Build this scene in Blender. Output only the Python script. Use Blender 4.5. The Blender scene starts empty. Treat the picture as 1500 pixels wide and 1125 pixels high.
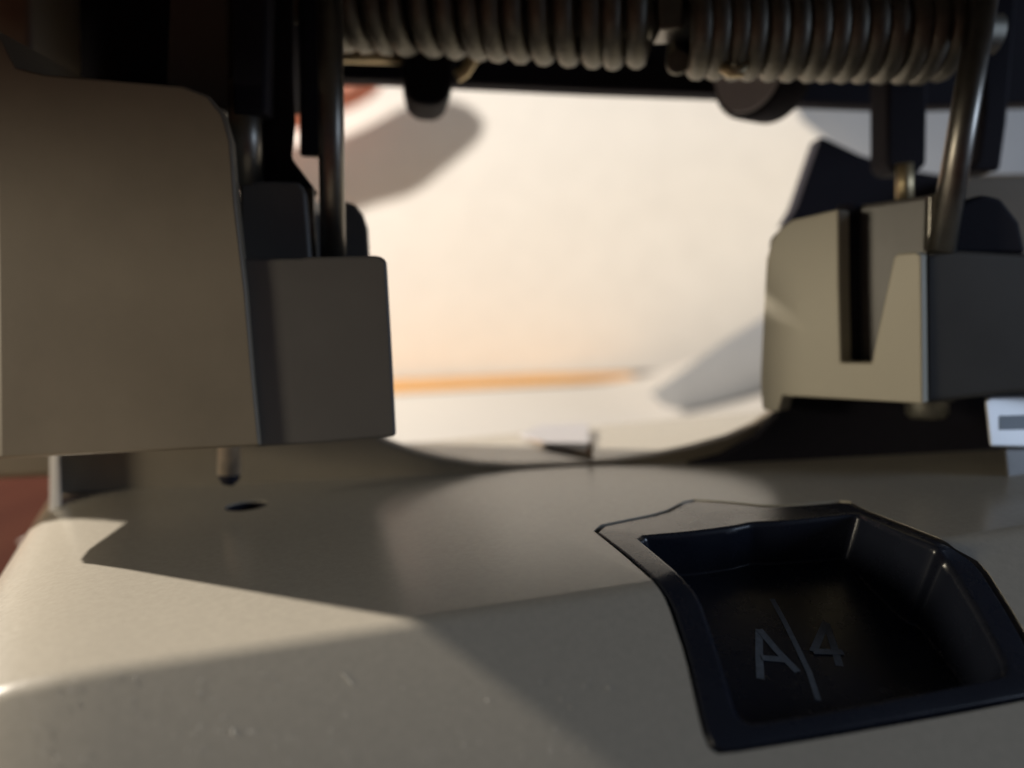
import bpy, bmesh, math, random
from mathutils import Vector, Matrix

random.seed(4)
sc = bpy.context.scene
COL = sc.collection
R = math.radians

# ------------------------------------------------------------------ camera
# All sizes below are millimetres; M() turns them into metres.
# X to the right, Y away from the camera, Z up, table top at Z = 0.
CAM = Vector((0.0, 0.0, 46.0))
PITCH, ROLL, F = R(5.4), R(2.9), 1125.0
fwd = Vector((0, math.cos(PITCH), -math.sin(PITCH)))
u0 = Vector((0, math.sin(PITCH), math.cos(PITCH)))
r0 = Vector((1, 0, 0))
UP = u0 * math.cos(ROLL) + r0 * math.sin(ROLL)
RT = r0 * math.cos(ROLL) - u0 * math.sin(ROLL)
cd = bpy.data.cameras.new('camera')
cam = bpy.data.objects.new('camera', cd)
COL.objects.link(cam)
cam.matrix_world = Matrix((
    (RT.x, UP.x, -fwd.x, CAM.x / 1000), (RT.y, UP.y, -fwd.y, CAM.y / 1000),
    (RT.z, UP.z, -fwd.z, CAM.z / 1000), (0, 0, 0, 1)))
cd.sensor_width = 36
cd.lens = 36 * F / 1500
cd.clip_start, cd.clip_end = 0.002, 20
cd.dof.use_dof = True
cd.dof.focus_distance = 0.066
cd.dof.aperture_fstop = 15
sc.camera = cam

# ------------------------------------------------------------------ light
w = bpy.data.worlds.new('World'); sc.world = w; w.use_nodes = True
bg = w.node_tree.nodes['Background']
bg.inputs['Color'].default_value = (0.55, 0.62, 0.80, 1)
bg.inputs['Strength'].default_value = 0.032

def area(name, loc, target, size, power, color):
    ld = bpy.data.lights.new(name, 'AREA')
    ld.shape = 'DISK'; ld.size = size; ld.energy = power; ld.color = color
    o = bpy.data.objects.new(name, ld); COL.objects.link(o)
    o.location = Vector(loc) / 1000
    o.rotation_euler = (Vector(target) - Vector(loc)).to_track_quat('-Z', 'Y').to_euler()
    return o
area('desk_lamp_light', (-503, 341, 370), (0, 200, 40), 0.014, 8.3, (1.0, 0.90, 0.775))
area('left_fill_light', (-420, -84, 92), (40, 88, 45), 0.08, 0.84, (1.0, 0.88, 0.66))  # unseen soft fill, added to brighten the right face plate
area('window_light', (560, -90, 135), (50, 80, 30), 0.22, 0.95, (0.64, 0.78, 1.0))

vs = sc.view_settings
vs.view_transform = 'Standard'; vs.look = 'None'; vs.exposure = 0; vs.gamma = 1
vs.use_curve_mapping = False

# ------------------------------------------------------------------ helpers
def ray(px, py):
    return fwd + RT * ((px - 750) / F) - UP * ((py - 562.5) / F)
def G(px, py, Y):                      # a point of the upright plane at depth Y
    d = ray(px, py); return CAM + d * (Y / d.y)
def B(px, py, z):                      # a point of the level plane at height z
    d = ray(px, py); return CAM + d * ((z - CAM.z) / d.z)
def PL(px, py, p0, n):                 # a point of any plane
    d = ray(px, py); return CAM + d * ((Vector(p0) - CAM).dot(n) / d.dot(n))
def M(v): return Vector(v) / 1000

def tag(o, label=None, cat=None, group=None, kind=None):
    if label: o['label'] = label
    if cat: o['category'] = cat
    if group: o['group'] = group
    if kind: o['kind'] = kind
    return o
def obj(name, verts, faces, mat, parent=None, bevel=0, seg=3, smooth=False):
    me = bpy.data.meshes.new(name)
    me.from_pydata([M(v) for v in verts], [], faces)
    bm = bmesh.new(); bm.from_mesh(me)
    bmesh.ops.recalc_face_normals(bm, faces=bm.faces)
    bm.to_mesh(me); bm.free()
    me.materials.append(mat)
    o = bpy.data.objects.new(name, me); COL.objects.link(o)
    if parent: o.parent = parent
    if bevel:
        b = o.modifiers.new('bevel', 'BEVEL'); b.width = bevel / 1000; b.segments = seg
        b.limit_method = 'ANGLE'; b.angle_limit = R(25); b.harden_normals = False
    if smooth or bevel:
        for p in me.polygons: p.use_smooth = True
        if bevel:
            o.modifiers.new('wn', 'WEIGHTED_NORMAL')
    return o
def prism(name, pts, ext, mat, parent=None, bevel=0, seg=3):
    n = len(pts); ext = Vector(ext)
    v = [Vector(p) for p in pts] + [Vector(p) + ext for p in pts]
    f = [list(range(n)), list(range(2 * n - 1, n - 1, -1))]
    f += [[i, (i + 1) % n, n + (i + 1) % n, n + i] for i in range(n)]
    return obj(name, v, f, mat, parent, bevel, seg)
def tube(name, path, rad, mat, parent=None, sides=12, caps=True):
    path = [Vector(p) for p in path]
    rads = rad if isinstance(rad, (list, tuple)) else [rad] * len(path)
    v, f = [], []
    t0 = (path[1] - path[0]).normalized()
    a = t0.orthogonal().normalized()
    for i, p in enumerate(path):
        if i == 0: t = t0
        elif i == len(path) - 1: t = (path[i] - path[i - 1]).normalized()
        else: t = (path[i + 1] - path[i - 1]).normalized()
        a = (a - t * a.dot(t)).normalized(); b = t.cross(a)
        for k in range(sides):
            an = 2 * math.pi * k / sides
            v.append(p + (a * math.cos(an) + b * math.sin(an)) * rads[i])
    for i in range(len(path) - 1):
        for k in range(sides):
            k2 = (k + 1) % sides
            f.append([i * sides + k, i * sides + k2, (i + 1) * sides + k2, (i + 1) * sides + k])
    if caps:
        f.append(list(range(sides))[::-1])
        f.append([(len(path) - 1) * sides + k for k in range(sides)])
    o = obj(name, v, f, mat, parent, smooth=True)
    for p in o.data.polygons:
        if len(p.vertices) > 4: p.use_smooth = False
    return o
def GP(pts, Y): return [G(x, y, Y) for x, y in pts]

# ------------------------------------------------------------------ materials
def mat(name, col, rough=0.5, metal=0.0, spec=0.5, noise=0.0, nscale=900, bump=0.0, bscale=3000, tint=None, coat=0):
    m = bpy.data.materials.new(name); m.use_nodes = True
    nt = m.node_tree; N = nt.nodes; L = nt.links
    b = N['Principled BSDF']
    b.inputs['Base Color'].default_value = (*col, 1)
    b.inputs['Roughness'].default_value = rough
    b.inputs['Metallic'].default_value = metal
    b.inputs['Specular IOR Level'].default_value = spec
    b.inputs['Coat Weight'].default_value = coat
    tc = N.new('ShaderNodeTexCoord')
    if noise:
        n = N.new('ShaderNodeTexNoise'); n.inputs['Scale'].default_value = nscale
        n.inputs['Detail'].default_value = 5; n.inputs['Roughness'].default_value = 0.65
        L.new(tc.outputs['Object'], n.inputs['Vector'])
        r = N.new('ShaderNodeMapRange')
        r.inputs[1].default_value = 0.25; r.inputs[2].default_value = 0.75
        r.inputs[3].default_value = 1 - noise; r.inputs[4].default_value = 1 + noise
        L.new(n.outputs['Fac'], r.inputs[0])
        mx = N.new('ShaderNodeMix'); mx.data_type = 'RGBA'; mx.blend_type = 'MULTIPLY'
        mx.inputs[0].default_value = 1
        mx.inputs[6].default_value = (*col, 1)
        L.new(r.outputs[0], mx.inputs[7]); L.new(mx.outputs[2], b.inputs['Base Color'])
        r2 = N.new('ShaderNodeMapRange')
        r2.inputs[3].default_value = max(0.02, rough - 0.06); r2.inputs[4].default_value = rough + 0.06
        L.new(n.outputs['Fac'], r2.inputs[0]); L.new(r2.outputs[0], b.inputs['Roughness'])
    if bump:
        n2 = N.new('ShaderNodeTexNoise'); n2.inputs['Scale'].default_value = bscale
        n2.inputs['Detail'].default_value = 3
        L.new(tc.outputs['Object'], n2.inputs['Vector'])
        bp = N.new('ShaderNodeBump'); bp.inputs['Strength'].default_value = bump
        bp.inputs['Distance'].default_value = 0.0002
        L.new(n2.outputs['Fac'], bp.inputs['Height']); L.new(bp.outputs[0], b.inputs['Normal'])
    return m
GREY = mat('grey_enamel', (0.485, 0.45, 0.383), 0.23, spec=0.5, noise=0.07, nscale=1900, bump=0.012, bscale=3500)
HOUS = mat('grey_housing_plastic', (0.235, 0.20, 0.152), 0.5, noise=0.10, nscale=90, bump=0.03, bscale=2600)
PLATE = mat('beige_housing_plastic', (0.50, 0.465, 0.375), 0.5, noise=0.05, nscale=150, bump=0.03, bscale=2600)
DGREY = mat('dark_grey_plastic', (0.125, 0.118, 0.112), 0.45, noise=0.05, nscale=150, bump=0.04)
CHAR = mat('charcoal_plastic', (0.060, 0.060, 0.060), 0.5, noise=0.08, nscale=150, bump=0.04)
BLACK = mat('black_plastic', (0.022, 0.021, 0.030), 0.75, spec=0.15, noise=0.1, bump=0.1)
TRAY = mat('black_glossy_plastic', (0.013, 0.016, 0.027), 0.27, spec=0.6, noise=0.1, nscale=200, bump=0.01)
STEEL = mat('steel', (0.32, 0.305, 0.275), 0.38, 1.0, noise=0.12, nscale=700)
DSTEEL = mat('oiled_spring_steel', (0.27, 0.26, 0.225), 0.55, 1.0, noise=0.15, nscale=900)
BRASS = mat('warm_steel', (0.72, 0.60, 0.38), 0.5, 1.0, noise=0.1)
NICKEL = mat('worn_nickel', (0.85, 0.74, 0.62), 0.55, 1.0, noise=0.1)
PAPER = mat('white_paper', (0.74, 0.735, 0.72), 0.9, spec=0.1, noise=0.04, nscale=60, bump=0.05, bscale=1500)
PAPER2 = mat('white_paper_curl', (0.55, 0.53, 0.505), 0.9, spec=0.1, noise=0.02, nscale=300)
LILAC = mat('white_plastic', (0.62, 0.61, 0.64), 0.5, noise=0.03)
WHITE = mat('glossy_white_plastic', (0.90, 0.91, 0.93), 0.22, noise=0.02)
STRIPE = mat('slate_print', (0.16, 0.20, 0.24), 0.5, noise=0.05)
PRINT = mat('pale_print', (0.17, 0.185, 0.205), 0.6, noise=0.25, nscale=2500)
LINT = mat('lint', (0.8, 0.8, 0.78), 0.9, noise=0.05)
SKIN = mat('skin', (0.55, 0.20, 0.13), 0.5, noise=0.1, nscale=200, bump=0.2, bscale=900)
NAIL = mat('fingernail', (0.70, 0.38, 0.30), 0.3, noise=0.04)
TAN = mat('tan_plastic', (0.40, 0.27, 0.17), 0.45, noise=0.06)

def wood(name, c1, c2, rough, sx, sy):
    m = mat(name, c1, rough, spec=0.02)
    nt = m.node_tree; N = nt.nodes; L = nt.links; b = N['Principled BSDF']
    tc = N.new('ShaderNodeTexCoord'); mp = N.new('ShaderNodeMapping')
    mp.inputs['Scale'].default_value = (sx, sy, 40)
    n = N.new('ShaderNodeTexNoise'); n.inputs['Scale'].default_value = 1; n.inputs['Detail'].default_value = 8
    n.inputs['Distortion'].default_value = 0.6
    r = N.new('ShaderNodeValToRGB')
    r.color_ramp.elements[0].position = 0.3; r.color_ramp.elements[0].color = (*c1, 1)
    r.color_ramp.elements[1].position = 0.7; r.color_ramp.elements[1].color = (*c2, 1)
    L.new(tc.outputs['Object'], mp.inputs[0]); L.new(mp.outputs[0], n.inputs['Vector'])
    L.new(n.outputs['Fac'], r.inputs[0]); L.new(r.outputs[0], b.inputs['Base Color'])
    return m
TABLE = wood('brown_table', (0.042, 0.013, 0.009), (0.062, 0.021, 0.013), 0.85, 60, 9)
PINE = wood('orange_wood', (0.60, 0.30, 0.08), (0.68, 0.37, 0.11), 0.55, 20, 90)

# ------------------------------------------------------------------ setting
tb = prism('table', [(-900, -300, 0), (1000, -300, 0), (1000, 900, 0), (-900, 900, 0)], (0, 0, -30), TABLE)
tag(tb, kind='structure')

# upright white sheet behind everything
v, f = [], []
for j in range(13):
    for i in range(49):
        x = -190 + 470 * i / 48; z = 0.6 + 210 * j / 12
        y = 545 - 0.0007 * max(0, x + 100) ** 2 + 8 * (j / 12) ** 2
        v.append((x, y, z))
for j in range(12):
    for i in range(48):
        a = j * 49 + i; f.append([a, a + 1, a + 50, a + 49])
o = obj('standing_paper', v, f, PAPER)
sm = o.modifiers.new('solid', 'SOLIDIFY'); sm.thickness = 0.0004
tag(o, 'large bright white paper standing upright behind the hole punch', 'paper')

# wooden strip at the foot of the upright sheet
a0, a1 = B(300, 562, 3), B(930, 552, 3)
o = prism('wooden_strip', [(-420, 456, 0.3), (a1.x + 4, 466, 0.3), (a1.x + 4, 508, 0.3), (20, 530, 0.3), (-100, 540, 0.3), (-420, 540, 0.3)],
          (0, 0, 1.2), PINE, bevel=0.8)
tag(o, 'thin orange wooden strip lying along the foot of the upright paper', 'wood strip')

# sheet lying flat on the table behind the punch; its right part lifts
v, f = [], []
nx, ny = 40, 16
for j in range(ny + 1):
    for i in range(nx + 1):
        x = -110 + 330 * i / nx; y = 165 + (284 + 4 * math.sin(i * .15)) * j / ny
        lift = max(0, (x - 40) / 160) ** 2 * 66 * (0.4 + 0.6 * j / ny)
        v.append((x, y, 0.8 + lift))
for j in range(ny):
    for i in range(nx):
        a = j * (nx + 1) + i; f.append([a, a + 1, a + nx + 2, a + nx + 1])
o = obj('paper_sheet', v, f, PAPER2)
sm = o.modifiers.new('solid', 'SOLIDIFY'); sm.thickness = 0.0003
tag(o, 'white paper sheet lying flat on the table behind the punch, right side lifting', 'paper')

# added sheet behind the right housing, shaped as the shadow on the paper
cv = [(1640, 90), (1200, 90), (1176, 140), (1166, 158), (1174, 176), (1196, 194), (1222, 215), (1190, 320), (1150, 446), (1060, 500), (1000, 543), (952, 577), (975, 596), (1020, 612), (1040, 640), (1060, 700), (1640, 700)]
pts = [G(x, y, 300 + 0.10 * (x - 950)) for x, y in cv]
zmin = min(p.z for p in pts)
o = prism('shadow_shape_sheet', pts, (1.0, 1.6, 0), PAPER, bevel=0)
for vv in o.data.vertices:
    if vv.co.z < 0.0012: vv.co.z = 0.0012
tag(o, 'added sheet shaped as the shadow on the paper left of the right punch housing', 'paper')

# fingertip far behind the left posts
root = bpy.data.objects.new('person', None); COL.objects.link(root)
FY = 524
tip, knuckle = G(560, 108, FY + 1.5), G(400, 172, FY - 4)
root.location = M(knuckle)
path = [tip.lerp(knuckle, t) for t in (0, 0.03, 0.09, 0.2, 0.4, 0.62, 0.8, 1.0)]
path.append(G(330, 170, FY - 6)); path.append(G(200, 210, FY - 10))
rd = [2.5, 6.5, 9.8, 12.2, 13, 12.8, 13.4, 13.8, 14.5, 16]
o = tube('finger', path, rd, SKIN, root, sides=20)
o.matrix_parent_inverse = Matrix.Translation(-M(knuckle))
ss = o.modifiers.new('sub', 'SUBSURF'); ss.levels = 1; ss.render_levels = 2
nl = [tip.lerp(knuckle, t) + Vector((0, -r_ * 0.99, 0)) for t, r_ in ((0.10, 10.0), (0.2, 12.1), (0.32, 12.8))]
v = []
for p, hw in zip(nl, (5, 7, 6.5)):
    for s in (-1, -0.5, 0, 0.5, 1): v.append(p + Vector((0, abs(s) ** 2 * 2.6, s * hw)))
f = [[i * 5 + k, i * 5 + k + 1, i * 5 + k + 6, i * 5 + k + 5] for i in range(2) for k in range(4)]
n = obj('fingernail', v, f, NAIL, root, smooth=True)
n.matrix_parent_inverse = Matrix.Translation(-M(knuckle))
sm = n.modifiers.new('solid', 'SOLIDIFY'); sm.thickness = 0.0005
tag(root, 'blurred reddish fingertip reaching in front of the paper beside the left rod', 'person')

# ------------------------------------------------------------------ the hole punch
HP = bpy.data.objects.new('hole_punch', None); COL.objects.link(HP)
tag(HP, 'grey two hole paper punch with dark rods, coil springs and black inset tray', 'hole punch')

ZT = 25.0                                  # top of the base plate
C0 = B(0, 1000, ZT); C1 = B(610, 908, ZT)  # the crease where the top bends down
cdir = (C1 - C0).normalized()
ndir = Vector((-cdir.y, cdir.x, 0))        # away from the camera
SL = R(35)
sdir = -ndir * math.cos(SL) + Vector((0, 0, -math.sin(SL)))
fn = (cdir.cross(sdir)).normalized()
if fn.z < 0: fn = -fn                      # normal of the front slope
def FR(px, py, off=0): return PL(px, py, C0 + fn * off, fn)
def TOP(px, py, off=0): return B(px, py, ZT + off)

# profile across the base: (t = distance along ndir, z)
RB = 3.0
prof = [(-33, 0.8), (-34, 6.0)]
tl = RB * math.tan(SL / 2)
fa = 27.0
prof += [(-fa * math.cos(SL) - 1.5, ZT - fa * math.sin(SL) - 1.5), (-fa * math.cos(SL), ZT - fa * math.sin(SL))]
for k in range(9):
    an = SL * (1 - k / 8)
    prof.append((tl - RB * math.sin(an), ZT - RB + RB * math.cos(an)))
prof += [(20, ZT), (40, ZT), (75, ZT), (78, ZT - 2), (79, 0.8)]
def left_s(t):                             # the left edge of the top, along cdir
    a = (TOP(-165, 1000) - C0); b = (TOP(34, 738) - C0)
    ta, tb_ = a.dot(ndir), b.dot(ndir)
    sa, sb = a.dot(cdir), b.dot(cdir)
    t = min(max(t, -40), 79)
    return sa + (sb - sa) * (t - ta) / (tb_ - ta)
v, f, W = [], [], 10
for t, z in prof:
    ls = left_s(t)
    dz = z - 0.8
    side = [(ls - 2.2, 0.8), (ls - 1.6, max(0.8, z - 12))] + [(ls + a_, max(0.8, z - b_)) for a_, b_ in ((-1.0, 7.0), (-.3, 4.4), (.9, 2.7), (2.6, 1.55), (4.8, .8), (7.4, .32), (10.2, .08), (13, 0))]
    cols = side + [(ls + 25, z), (40, z), (90, z), (150, z), (152, max(.8, z - 2)), (153, 0.8)]
    W = len(cols)
    for s, zz in cols:
        p = C0 + cdir * s + ndir * t
        v.append((p.x, p.y, zz))
n = len(prof)
for i in range(n - 1):
    for k in range(W - 1):
        f.append([i * W + k, i * W + k + 1, (i + 1) * W + k + 1, (i + 1) * W + k])
f.append([k for k in range(W)]); f.append([(n - 1) * W + k for k in range(W)][::-1])
f.append([i * W for i in range(n)][::-1] + [])
f.append([i * W + W - 1 for i in range(n)])
base = None
# bottom closing: join the two long bottom edges
f = f[:-2]
f.append([i * W for i in range(n)][::-1] + [i * W + W - 1 for i in range(n)])
base = obj('base', v, f, GREY, HP, smooth=True)

# outline of the inset tray: first points on the top, then on the front slope
seamT = [(958, 853), (912, 812), (862, 772), (970, 750), (1008, 731), (1060, 734), (1122, 740), (1180, 737), (1240, 732), (1262, 744), (1330, 770), (1392, 794)]
seamF = [(1440, 826), (1492, 908), (1540, 1000), (1545, 1018), (1400, 1047), (1210, 1081), (1056, 1106), (1040, 1098), (1028, 1072), (1003, 960), (978, 885)]
def outline(off, grow=0.0):
    P = [TOP(x, y) for x, y in seamT] + [FR(x, y) for x, y in seamF]
    c = sum(P, Vector()) / len(P)
    nn = (fn + Vector((0, 0, 1.2))).normalized()
    out = []
    for i, p in enumerate(P):
        a = (P[i] - P[i - 1]); b = (P[(i + 1) % len(P)] - P[i])
        d = (a.normalized() + b.normalized()).normalized()
        nrm = d.cross(nn).normalized()
        if nrm.dot(p - c) < 0 and abs(nrm.dot((p - c).normalized())) > 0.2: nrm = -nrm
        up = Vector((0, 0, 1)) if i < len(seamT) else fn
        out.append(p + nrm * grow + up * off)
    return out
TN = (fn + Vector((0, 0, 1))).normalized()
def apply_bool(o, cutter):
    m = o.modifiers.new('cut', 'BOOLEAN'); m.operation = 'DIFFERENCE'; m.solver = 'EXACT'; m.object = cutter
    dg = bpy.context.evaluated_depsgraph_get()
    me = bpy.data.meshes.new_from_object(o.evaluated_get(dg))
    o.modifiers.remove(m); old = o.data; o.data = me; me.name = o.name
    bpy.data.objects.remove(cutter, do_unlink=True)
def chaikin(P, r_=0.16):
    out = []
    for i in range(len(P)):
        a, b = P[i], P[(i + 1) % len(P)]
        out += [a.lerp(b, r_), a.lerp(b, 1 - r_)]
    return out
ol = chaikin(outline(0))
cut = prism('cut', [p + TN * 6 for p in ol], -TN * 19.5, BLACK)
apply_bool(base, cut)
# the hole under the left punch pin
hc = TOP(361, 741)
circ = [hc + Vector((2.4 * math.cos(a * math.pi / 16), 2.4 * math.sin(a * math.pi / 16), 4)) for a in range(32)]
cut = prism('cut', circ, (0, 0, -16), BLACK)
apply_bool(base, cut)
base.data.materials.clear(); base.data.materials.append(GREY)
for p in base.data.polygons: p.use_smooth = True; p.material_index = 0
base.data.set_sharp_from_angle(angle=R(30))

# tray: rim ring, walls and floor
inT = [(992, 838), (962, 812), (930, 786), (1010, 779), (1072, 771), (1100, 765), (1140, 763), (1200, 757), (1258, 751), (1268, 757), (1320, 779), (1374, 800)]
inF = [(1390, 820), (1438, 900), (1477, 976), (1470, 992), (1400, 1006), (1300, 1026), (1200, 1045), (1100, 1062), (1078, 1050), (1048, 950), (1020, 870)]
def ring(pT, pF, off): return [TOP(x, y, off) for x, y in pT] + [FR(x, y, off) for x, y in pF]
outer = chaikin(ring(seamT, seamF, 0.15))
cen = sum(outer, Vector()) / len(outer)
outer = [p + (cen - p).normalized() * 0.45 for p in outer]
inner = chaikin(ring(inT, inF, 0.15))
lowo = [p - TN * 9.2 for p in outer]
DEEP = 4.8
cin = sum(inner, Vector()) / len(inner)
low = []
for p in inner:
    q = p + (cin - p) * 0.10
    q = q - TN * ((q - cin).dot(TN) + DEEP)
    low.append(q)
lip = [p - TN * 0.5 + (cin - p).normalized() * 0.35 for p in inner]
n = len(outer)
v = lowo + outer + inner + lip + low
f = []
for r_ in range(4):
    for i in range(n):
        j = (i + 1) % n
        f.append([r_ * n + i, r_ * n + j, (r_ + 1) * n + j, (r_ + 1) * n + i])
f.append([4 * n + i for i in range(n)])
tray = obj('inset_tray', v, f, TRAY, HP, bevel=0.3, seg=2)
tray['label'] = 'glossy black inset tray marked A/4'
f0 = cin - TN * (DEEP - 0.04)
def FL(px, py): return PL(px, py, f0, TN)
def stroke(name, pts, wid):
    P = [FL(x, y) for x, y in pts]; v, f = [], []
    for i, p in enumerate(P):
        d = (P[min(i + 1, len(P) - 1)] - P[max(i - 1, 0)]).normalized()
        s = d.cross(TN).normalized() * wid * 0.5
        v += [p - s, p + s]
    f = [[2 * i, 2 * i + 1, 2 * i + 3, 2 * i + 2] for i in range(len(P) - 1)]
    return v, f
def letter(name, strokes, wid=0.6):
    V, Fc = [], []
    for k, s in enumerate(strokes):
        v, f = stroke(name, s, wid); b = len(V)
        V += [p + TN * (0.02 * k) for p in v]; Fc += [[b + i for i in q] for q in f]
    o = obj(name, V, Fc, PRINT, tray)
    sm = o.modifiers.new('solid', 'SOLIDIFY'); sm.thickness = 0.00003
    return o
letter('letter_a', [[(1114, 994), (1112, 960), (1112, 922)], [(1112, 922), (1138, 953), (1168, 984)], [(1116, 964), (1152, 967)]])
letter('slash', [[(1131, 877), (1148, 908), (1163, 938), (1185, 984), (1199, 1026)]], 0.45)
letter('digit_four', [[(1230, 975), (1221, 944), (1210, 912)], [(1210, 912), (1191, 955)], [(1191, 955), (1235, 956)]])

# back wall of the throat, scooped between the housings
bt = [(-20, 650), (85, 672), (200, 640), (520, 620), (566, 648), (605, 662), (650, 673), (700, 681), (760, 684), (840, 681), (900, 676), (960, 668), (1020, 655), (1070, 641), (1110, 622), (1140, 600), (1300, 560), (1640, 540)]
top = [G(x, y, 101) for x, y in bt]
top[0] = G(77, 660, 101); top[1] = G(79, 655, 101)
top = top[1:]
bot = [Vector((p.x, p.y, ZT - 0.4)) for p in top][::-1]
o = prism('throat_wall', top + bot, (0, 3.2, 0), HOUS, HP, bevel=0.5)
prism('throat_shade_plate', GP([(1150, 572), (1500, 560), (1500, 700), (1000, 700), (1000, 684), (1060, 668), (1110, 640), (1140, 608)], 98), (0, 2.4, 0), BLACK, HP, bevel=0.3)  # black plate put in for the shade under the right housing
# white strip standing in for the lit left end of the back wall
o = prism('lit_end_strip', GP([(74, 640), (87, 640), (90, 741), (82, 800), (72, 800)], 97), (-3.6, 6, 0), WHITE, HP, bevel=0.5)
# small centre marker on the rear of the base
o = prism('centre_marker', [B(762, 636, 25.75), B(790, 622, 26.3), B(862, 620, 26.3), B(864, 662, 25.6), B(800, 650, 25.65)], (0, 0, -0.45), LILAC, HP, bevel=0.1)
mk = o
tube('marker_edge', [B(764, 638, 25.5), B(800, 651, 25.5), B(830, 657, 25.5), B(863, 664, 25.5)], 0.2, TAN, mk, sides=10)
tube('marker_pin', [B(865, 668, 25.1), B(865, 668, 25.1) + Vector((0, 0, 1.9))], 0.38, TAN, mk, sides=10)

# small pale stop on the base's left flank
o = prism('side_stop', GP([(22, 797), (44, 778), (64, 774), (64, 836), (24, 838)], 95), (3, 4, 0), WHITE, HP, bevel=0.7)

# ------------------------------------------------------------------ left housing
ZB = CAM.z - 11.9
def at(x, y, z): return Vector((x, y, z))
# the cover: outline of its face on Y = 76, deepened backwards with flared left side
fp = [(-9, 40), (20, 96), (60, 106), (160, 114), (268, 123), (305, 137), (328, 165), (340, 205), (348, 300), (362, 430), (372, 560), (381, 655), (200, 664), (-9, 674)]
front = [G(x, y, 76) for x, y in fp]
rings = [(76.0, -51.4, 0.3), (76.4, -52.6, 0.08), (77.8, -53.6, 0), (80.5, -54.4, 0), (84, -54.6, 0), (106, -57, 0)]
n = len(front); cv_, cf_ = [], []
pc = sum(front, Vector()) / n
for Y, xl, ins in rings:
    for p in front:
        q = Vector((p.x, Y, p.z))
        if ins: q = q + (pc - p).normalized() * ins; q.y = Y
        if p.x < -48: q.x = xl
        elif p.x > -34: q.x = q.x - max(0, Y - 77) * 0.39
        cv_.append(q)
for r_ in range(len(rings) - 1):
    for i in range(n):
        j = (i + 1) % n
        cf_.append([r_ * n + i, r_ * n + j, (r_ + 1) * n + j, (r_ + 1) * n + i])
cf_ += [list(range(n)), [(len(rings) - 1) * n + i for i in range(n)][::-1]]
o = obj('housing_cover', cv_, cf_, HOUS, HP, bevel=0.25, seg=2)
# guide block right of the cover
lo = [(352, 378), (440, 378), (452, 376), (556, 374), (567, 381), (574, 500), (581, 640), (480, 649), (370, 656)]
prism('guide_block', GP(lo, 77.1), (-6.5, 27, 0), DGREY, HP, bevel=0.7)
up_ = [(350, 267), (400, 264), (438, 266), (448, 280), (456, 376), (456, 400), (350, 400)]
prism('guide_riser', GP(up_, 82.5), (-2, 18, 0), DGREY, HP, bevel=0.5)
ear = [(480, 310), (503, 294), (520, 298), (533, 314), (540, 335), (543, 385), (480, 385)]
prism('guide_ear', GP(ear, 92), (-1.6, 5, 0), DGREY, HP, bevel=0.4)
# unseen blocks added behind cover and guide to keep the lamp off the base
prism('rear_light_block', [(-86, 106.5, 46 - 20), (-43, 106.5, 46 - 20), (-46, 138, 46 - 20), (-93, 138, 46 - 20)], (0, 0, 66), HOUS, HP, bevel=1.2)
prism('rear_light_block_low', [(-42.5, 106.5, 27), (-20, 106.5, 27), (-25, 130, 27), (-45, 130, 27)], (0, 0, 30), DGREY, HP, bevel=0.8)
# posts and rods
prism('post', GP([(384, -60), (430, -60), (430, 120), (433, 180), (428, 231), (468, 284), (440, 284), (384, 270)], 86), (-1.7, 5, 0), BLACK, HP, bevel=0.4)
prism('post', GP([(437, -60), (474, -60), (474, 227), (440, 225), (440, 150)], 90), (-0.6, 2, 0), BLACK, HP, bevel=0.4)
tube('rod', [G(482, -60, 84), G(488, 385, 84)], 1.36, STEEL, HP, sides=24)
tube('guide_pin', [G(452, 276, 84), G(456, 378, 84)], 0.55, STEEL, HP, sides=12)
tube('pin', [G(358, 120, 84), G(362, 275, 84)], 1.75, STEEL, HP, sides=24)
pin = tube('punch_pin', [G(335, 560, 89), G(336, 694, 89)], 1.3, NICKEL, HP, sides=24)
tube('cutting_tip', [G(336, 693, 89), G(335, 702, 88.8), G(333, 711, 88.6)], [1.28, 1.15, 0.55], BLACK, pin, sides=20)
shade_liner = tube('hole_shade_liner', [hc + Vector((0, 0, -0.12)), hc + Vector((0, 0, -11))], 2.38, BLACK, base, sides=32, caps=False)  # black lining stands for the shade inside the hole
# lever above the left cover
prism('lever_arm', GP([(-60, -90), (42, -90), (46, 60), (36, 104), (-60, 96)], 84), (0, 10, 0), HOUS, HP, bevel=0.8)
prism('lever_arm', GP([(250, -90), (338, -90), (340, 165), (300, 150), (240, 124)], 84), (0, 5, 0), DGREY, HP, bevel=0.8)
prism('lever_block', GP([(336, -90), (392, -90), (388, 165), (340, 168)], 82), (0, 4, 0), BLACK, HP, bevel=0.5)
prism('lever_core', GP([(-20, -90), (420, -90), (420, 140), (-20, 140)], 97), (0, 10, 0), BLACK, HP, bevel=0.8)

# the press lever over the whole punch, above the picture
prism('press_lever', [(-130, 40, 46 + 22.5), (120, 40, 46 + 22.5), (120, 150, 46 + 80), (-130, 150, 46 + 80)], (0, 0, 9), DGREY, HP, bevel=2.0)
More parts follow.
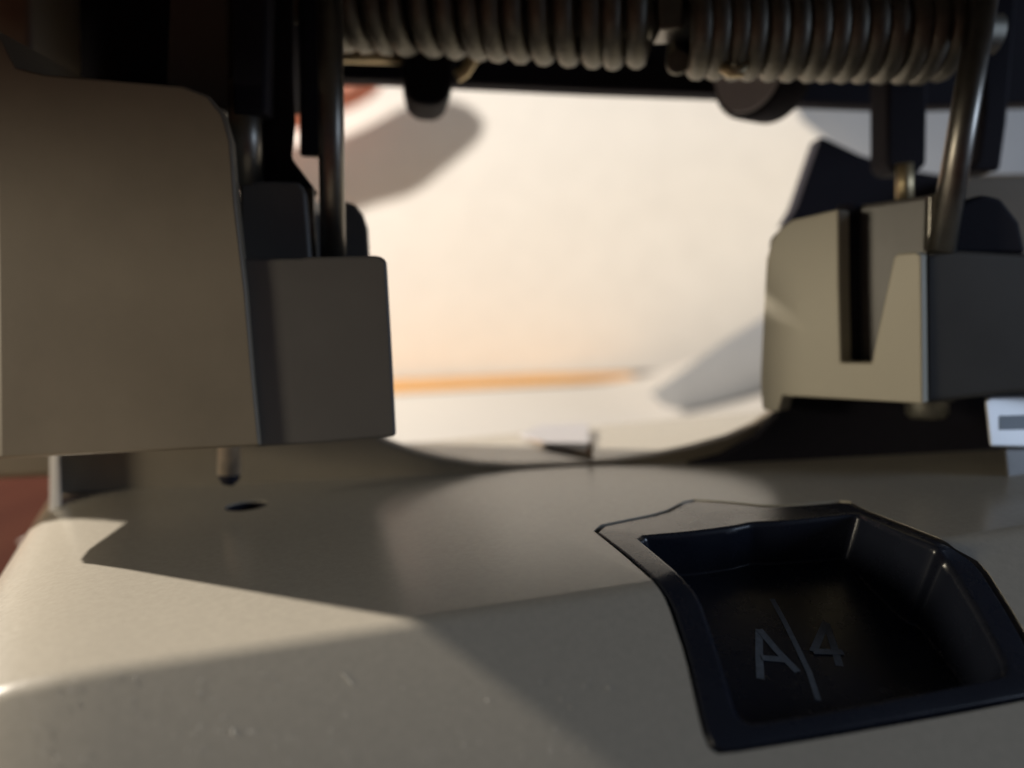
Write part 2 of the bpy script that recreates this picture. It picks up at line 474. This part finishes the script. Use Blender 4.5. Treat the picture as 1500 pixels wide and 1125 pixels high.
# ------------------------------------------------------------------ beam, axle and springs
bm_ = [(380, -160), (1560, -160), (1560, 150), (1330, 156), (1170, 150), (1100, 140), (1060, 138), (860, 131), (670, 122), (560, 117), (380, 112)]
prism('cross_beam', GP(bm_, 118), (0, 4, 0), BLACK, HP, bevel=0.5)
tube('axle', [G(430, 76, 108), G(612, 81, 108)], 1.25, BRASS, HP, sides=20)
def spring(p0, p1, rad, wire, turns, ph, taper):
    ax = (p1 - p0); L_ = ax.length; ax.normalize()
    a = Vector((0, 0, -1)); a = (a - ax * a.dot(ax)).normalized(); b = ax.cross(a)
    N = int(turns * 28); P = []
    for i in range(N + 1):
        t = i / N; an = 2 * math.pi * turns * t + ph
        r_ = rad[0] + (rad[1] - rad[0]) * t
        if t > 1 - taper: r_ *= 1 - 0.30 * ((t - 1 + taper) / taper) ** 2
        if t < taper * .6: r_ *= 1 - 0.15 * (1 - t / (taper * .6)) ** 2
        tj = t + 0.006 * math.sin(t * 17 + ph) + 0.003 * math.sin(t * 41)
        P.append(p0 + ax * (L_ * tj) + (a * math.cos(an) + b * math.sin(an)) * r_)
    return tube('spring', P, wire, DSTEEL, HP, sides=10)
s1 = spring(G(470, 2, 98), G(955, 30, 94), (4.35, 4.5), 1.3, 14.4, 0.4, 0.06)
s2 = spring(G(995, 44, 93), G(1400, 50, 92), (4.2, 4.35), 1.3, 14.6, 0.0, 0.08)
tube('spring_leg', [G(698, 60, 103), G(692, 88, 103), G(680, 106, 103), G(668, 113, 103)], 0.8, BRASS, s1, sides=10)
tube('spring_leg', [G(1060, 98, 90.5), G(1070, 106, 90), G(1084, 106, 90), G(1092, 96, 90.5)], 0.62, BRASS, s2, sides=10)
tube('spring_bar', [G(380, 4, 98), G(1460, 50, 92)], 2.2, DSTEEL, HP, sides=20)
prism('spring_clip', GP([(962, -20), (1002, -20), (1002, 42), (966, 44)], 90), (0, 5, 0), STEEL, HP, bevel=0.4)
# black tab hanging under the beam
prism('beam_tab', GP([(590, 60), (668, 60), (664, 120), (655, 145), (640, 154), (612, 152), (597, 140), (590, 110)], 104), (-1.2, 9, 0), BLACK, HP, bevel=0.7)
# round knob under the beam, its end turned to the left
kc = G(1096, 102, 110); kd = Vector((0.80, 0.55, -0.02)).normalized()
kn = tube('knob', [kc, kc + kd * 0.5, kc + kd * 5.4, kc + kd * 6], [6.1, 6.6, 6.6, 6.2], BLACK, HP, sides=40)
tube('knob_cap', [kc - kd * 0.3, kc + kd * 0.2], [5.6, 5.9], LILAC, kn, sides=40)

# ------------------------------------------------------------------ right housing
PA = Vector((32.4, 93.6)); PB = Vector((43.5, 81.6))
e = (PB - PA).normalized()
rn = Vector((e.y, -e.x, 0)).normalized()
if rn.y > 0: rn = -rn                      # outward normal: left and towards the camera
rp0 = Vector((PB.x, PB.y, 40))
def RF(px, py, off=0): return PL(px, py, rp0 + rn * off, rn)
plate = [(1116, 600), (1113, 560), (1118, 450), (1122, 380), (1130, 352), (1142, 335), (1160, 322), (1228, 306), (1229, 420), (1232, 531), (1276, 532), (1292, 455), (1309, 376), (1316, 371), (1342, 369), (1350, 374), (1351, 480), (1352, 592), (1250, 586), (1146, 580), (1140, 604)]
prism('face_plate', [RF(x, y) for x, y in plate], -rn * 3.0, PLATE, HP, bevel=0.6)
inb = [(1120, 560), (1125, 350), (1150, 325), (1235, 303), (1362, 285), (1366, 300), (1366, 374), (1344, 380), (1344, 576), (1230, 572)]
prism('guide_block', [RF(x, y, -4.6) for x, y in inb], -rn * 17, DGREY, HP, bevel=0.6)
tube('slot_shade_rod', [RF(1243, 300, -4.3), RF(1247, 560, -4.3)], 1.25, BLACK, HP, sides=16)  # black rod standing in for the shade in the slot's groove
# floor joining plate and guide
prism('housing_floor', [RF(1150, 578, -2.8), RF(1345, 589, -2.8), RF(1400, 589, -12), RF(1190, 578, -12)], (0, 0, 2.0), DGREY, HP, bevel=0.2)
# dark front face right of the corner
fr = [(1353, 372), (1400, 366), (1470, 370), (1700, 380), (1700, 570), (1480, 578), (1354, 592)]
prism('housing_cover', GP(fr, 82.2), (4, 26, 0), CHAR, HP, bevel=0.7)
bl = [(1392, 372), (1394, 320), (1410, 295), (1440, 284), (1468, 290), (1495, 325), (1505, 372)]
prism('cover_hump', GP(bl, 85), (1, 12, 0), BLACK, HP, bevel=0.6)
prism('housing_shell', GP([(1395, 262), (1430, 254), (1700, 250), (1700, 420), (1395, 420)], 122), (0, 8, 0), HOUS, HP, bevel=1.0)
prism('lever_web', GP([(1201, 200), (1212, 203), (1260, 226), (1330, 248), (1420, 262), (1420, 330), (1160, 330), (1150, 330), (1166, 302)], 126), (0, 4, 0), BLACK, HP, bevel=0.4)
prism('post', GP([(1300, -60), (1362, -60), (1358, 240), (1345, 252), (1310, 252), (1300, 240)], 100), (0, 5, 0), BLACK, HP, bevel=0.5)
prism('post', GP([(1440, -60), (1495, -60), (1476, 180), (1466, 250), (1420, 250), (1432, 235), (1442, 160)], 100), (0, 5, 0), BLACK, HP, bevel=0.5)
tube('pin', [G(1325, 240, 99), G(1325, 300, 99)], 1.0, BRASS, HP, sides=18)
tube('rod', [G(1451, -60, 86), G(1378, 372, 83.5)], 1.42, STEEL, HP, sides=24)
prism('rod_key', GP([(1362, 285), (1374, 282), (1376, 362), (1360, 368)], 84.5), (0, 2, 0), STEEL, HP, bevel=0.3)
tube('punch_pin', [G(1358, 540, 92), G(1358, 606, 92), G(1358, 612, 92)], [2.4, 2.4, 1.9], DSTEEL, HP, sides=24)

# pale slider at the right end of the throat
sn = Vector((0.32, -0.92, 0.2)).normalized(); sp0 = Vector((50, 81, 25))
def SP(px, py, off=0): return PL(px, py, sp0 + sn * off, sn)
sb = prism('slider', [SP(1443, 588), SP(1450, 581), SP(1640, 574), SP(1640, 660), SP(1450, 655), SP(1448, 632)], (3.6, 6, 0), WHITE, HP, bevel=0.8)
low_z = min(v_.co.z for v_ in sb.data.vertices)
prism('slider_stripe', [SP(1464, 609, .06), SP(1640, 604, .06), SP(1640, 626, .06), SP(1464, 630, .06)], (0, 0.5, 0), STRIPE, sb)
prism('slider_foot', [SP(1470, 654, -1), SP(1640, 650, -1), SP(1640, 712, -1), SP(1476, 716, -1)], (3.6, 5, 0), DGREY, sb, bevel=0.5)

# ------------------------------------------------------------------ lint on the front slope
LV, LF = [], []
def fibre(pts, r_):
    global LV, LF
    P = [FR(x, y, r_) for x, y in pts]
    for i in range(len(P) - 1):
        d = (P[i + 1] - P[i]).normalized(); s = d.cross(fn).normalized() * r_
        b = len(LV)
        LV += [P[i] - s, P[i] + s, P[i] + fn * r_ * 1.5, P[i + 1] - s, P[i + 1] + s, P[i + 1] + fn * r_ * 1.5]
        LF += [[b, b + 1, b + 4, b + 3], [b + 1, b + 2, b + 5, b + 4], [b + 2, b, b + 3, b + 5]]
fibre([(340, 1068), (341, 1074), (346, 1079)], 0.032)
fibre([(362, 1072), (367, 1071), (372, 1073)], 0.032)
fibre([(500, 986), (510, 996), (516, 1003)], 0.026)
for _ in range(170):
    x, y = random.uniform(20, 900), random.uniform(985, 1115)
    a = random.uniform(0, 6.28); l_ = random.uniform(0.8, 2.2)
    fibre([(x, y), (x + l_ * math.cos(a), y + l_ * math.sin(a))], random.uniform(0.012, 0.042))
o = obj('lint', LV, LF, LINT)
tag(o, 'tiny pale lint and dust specks on the sloping front of the base', 'dust', kind='stuff')
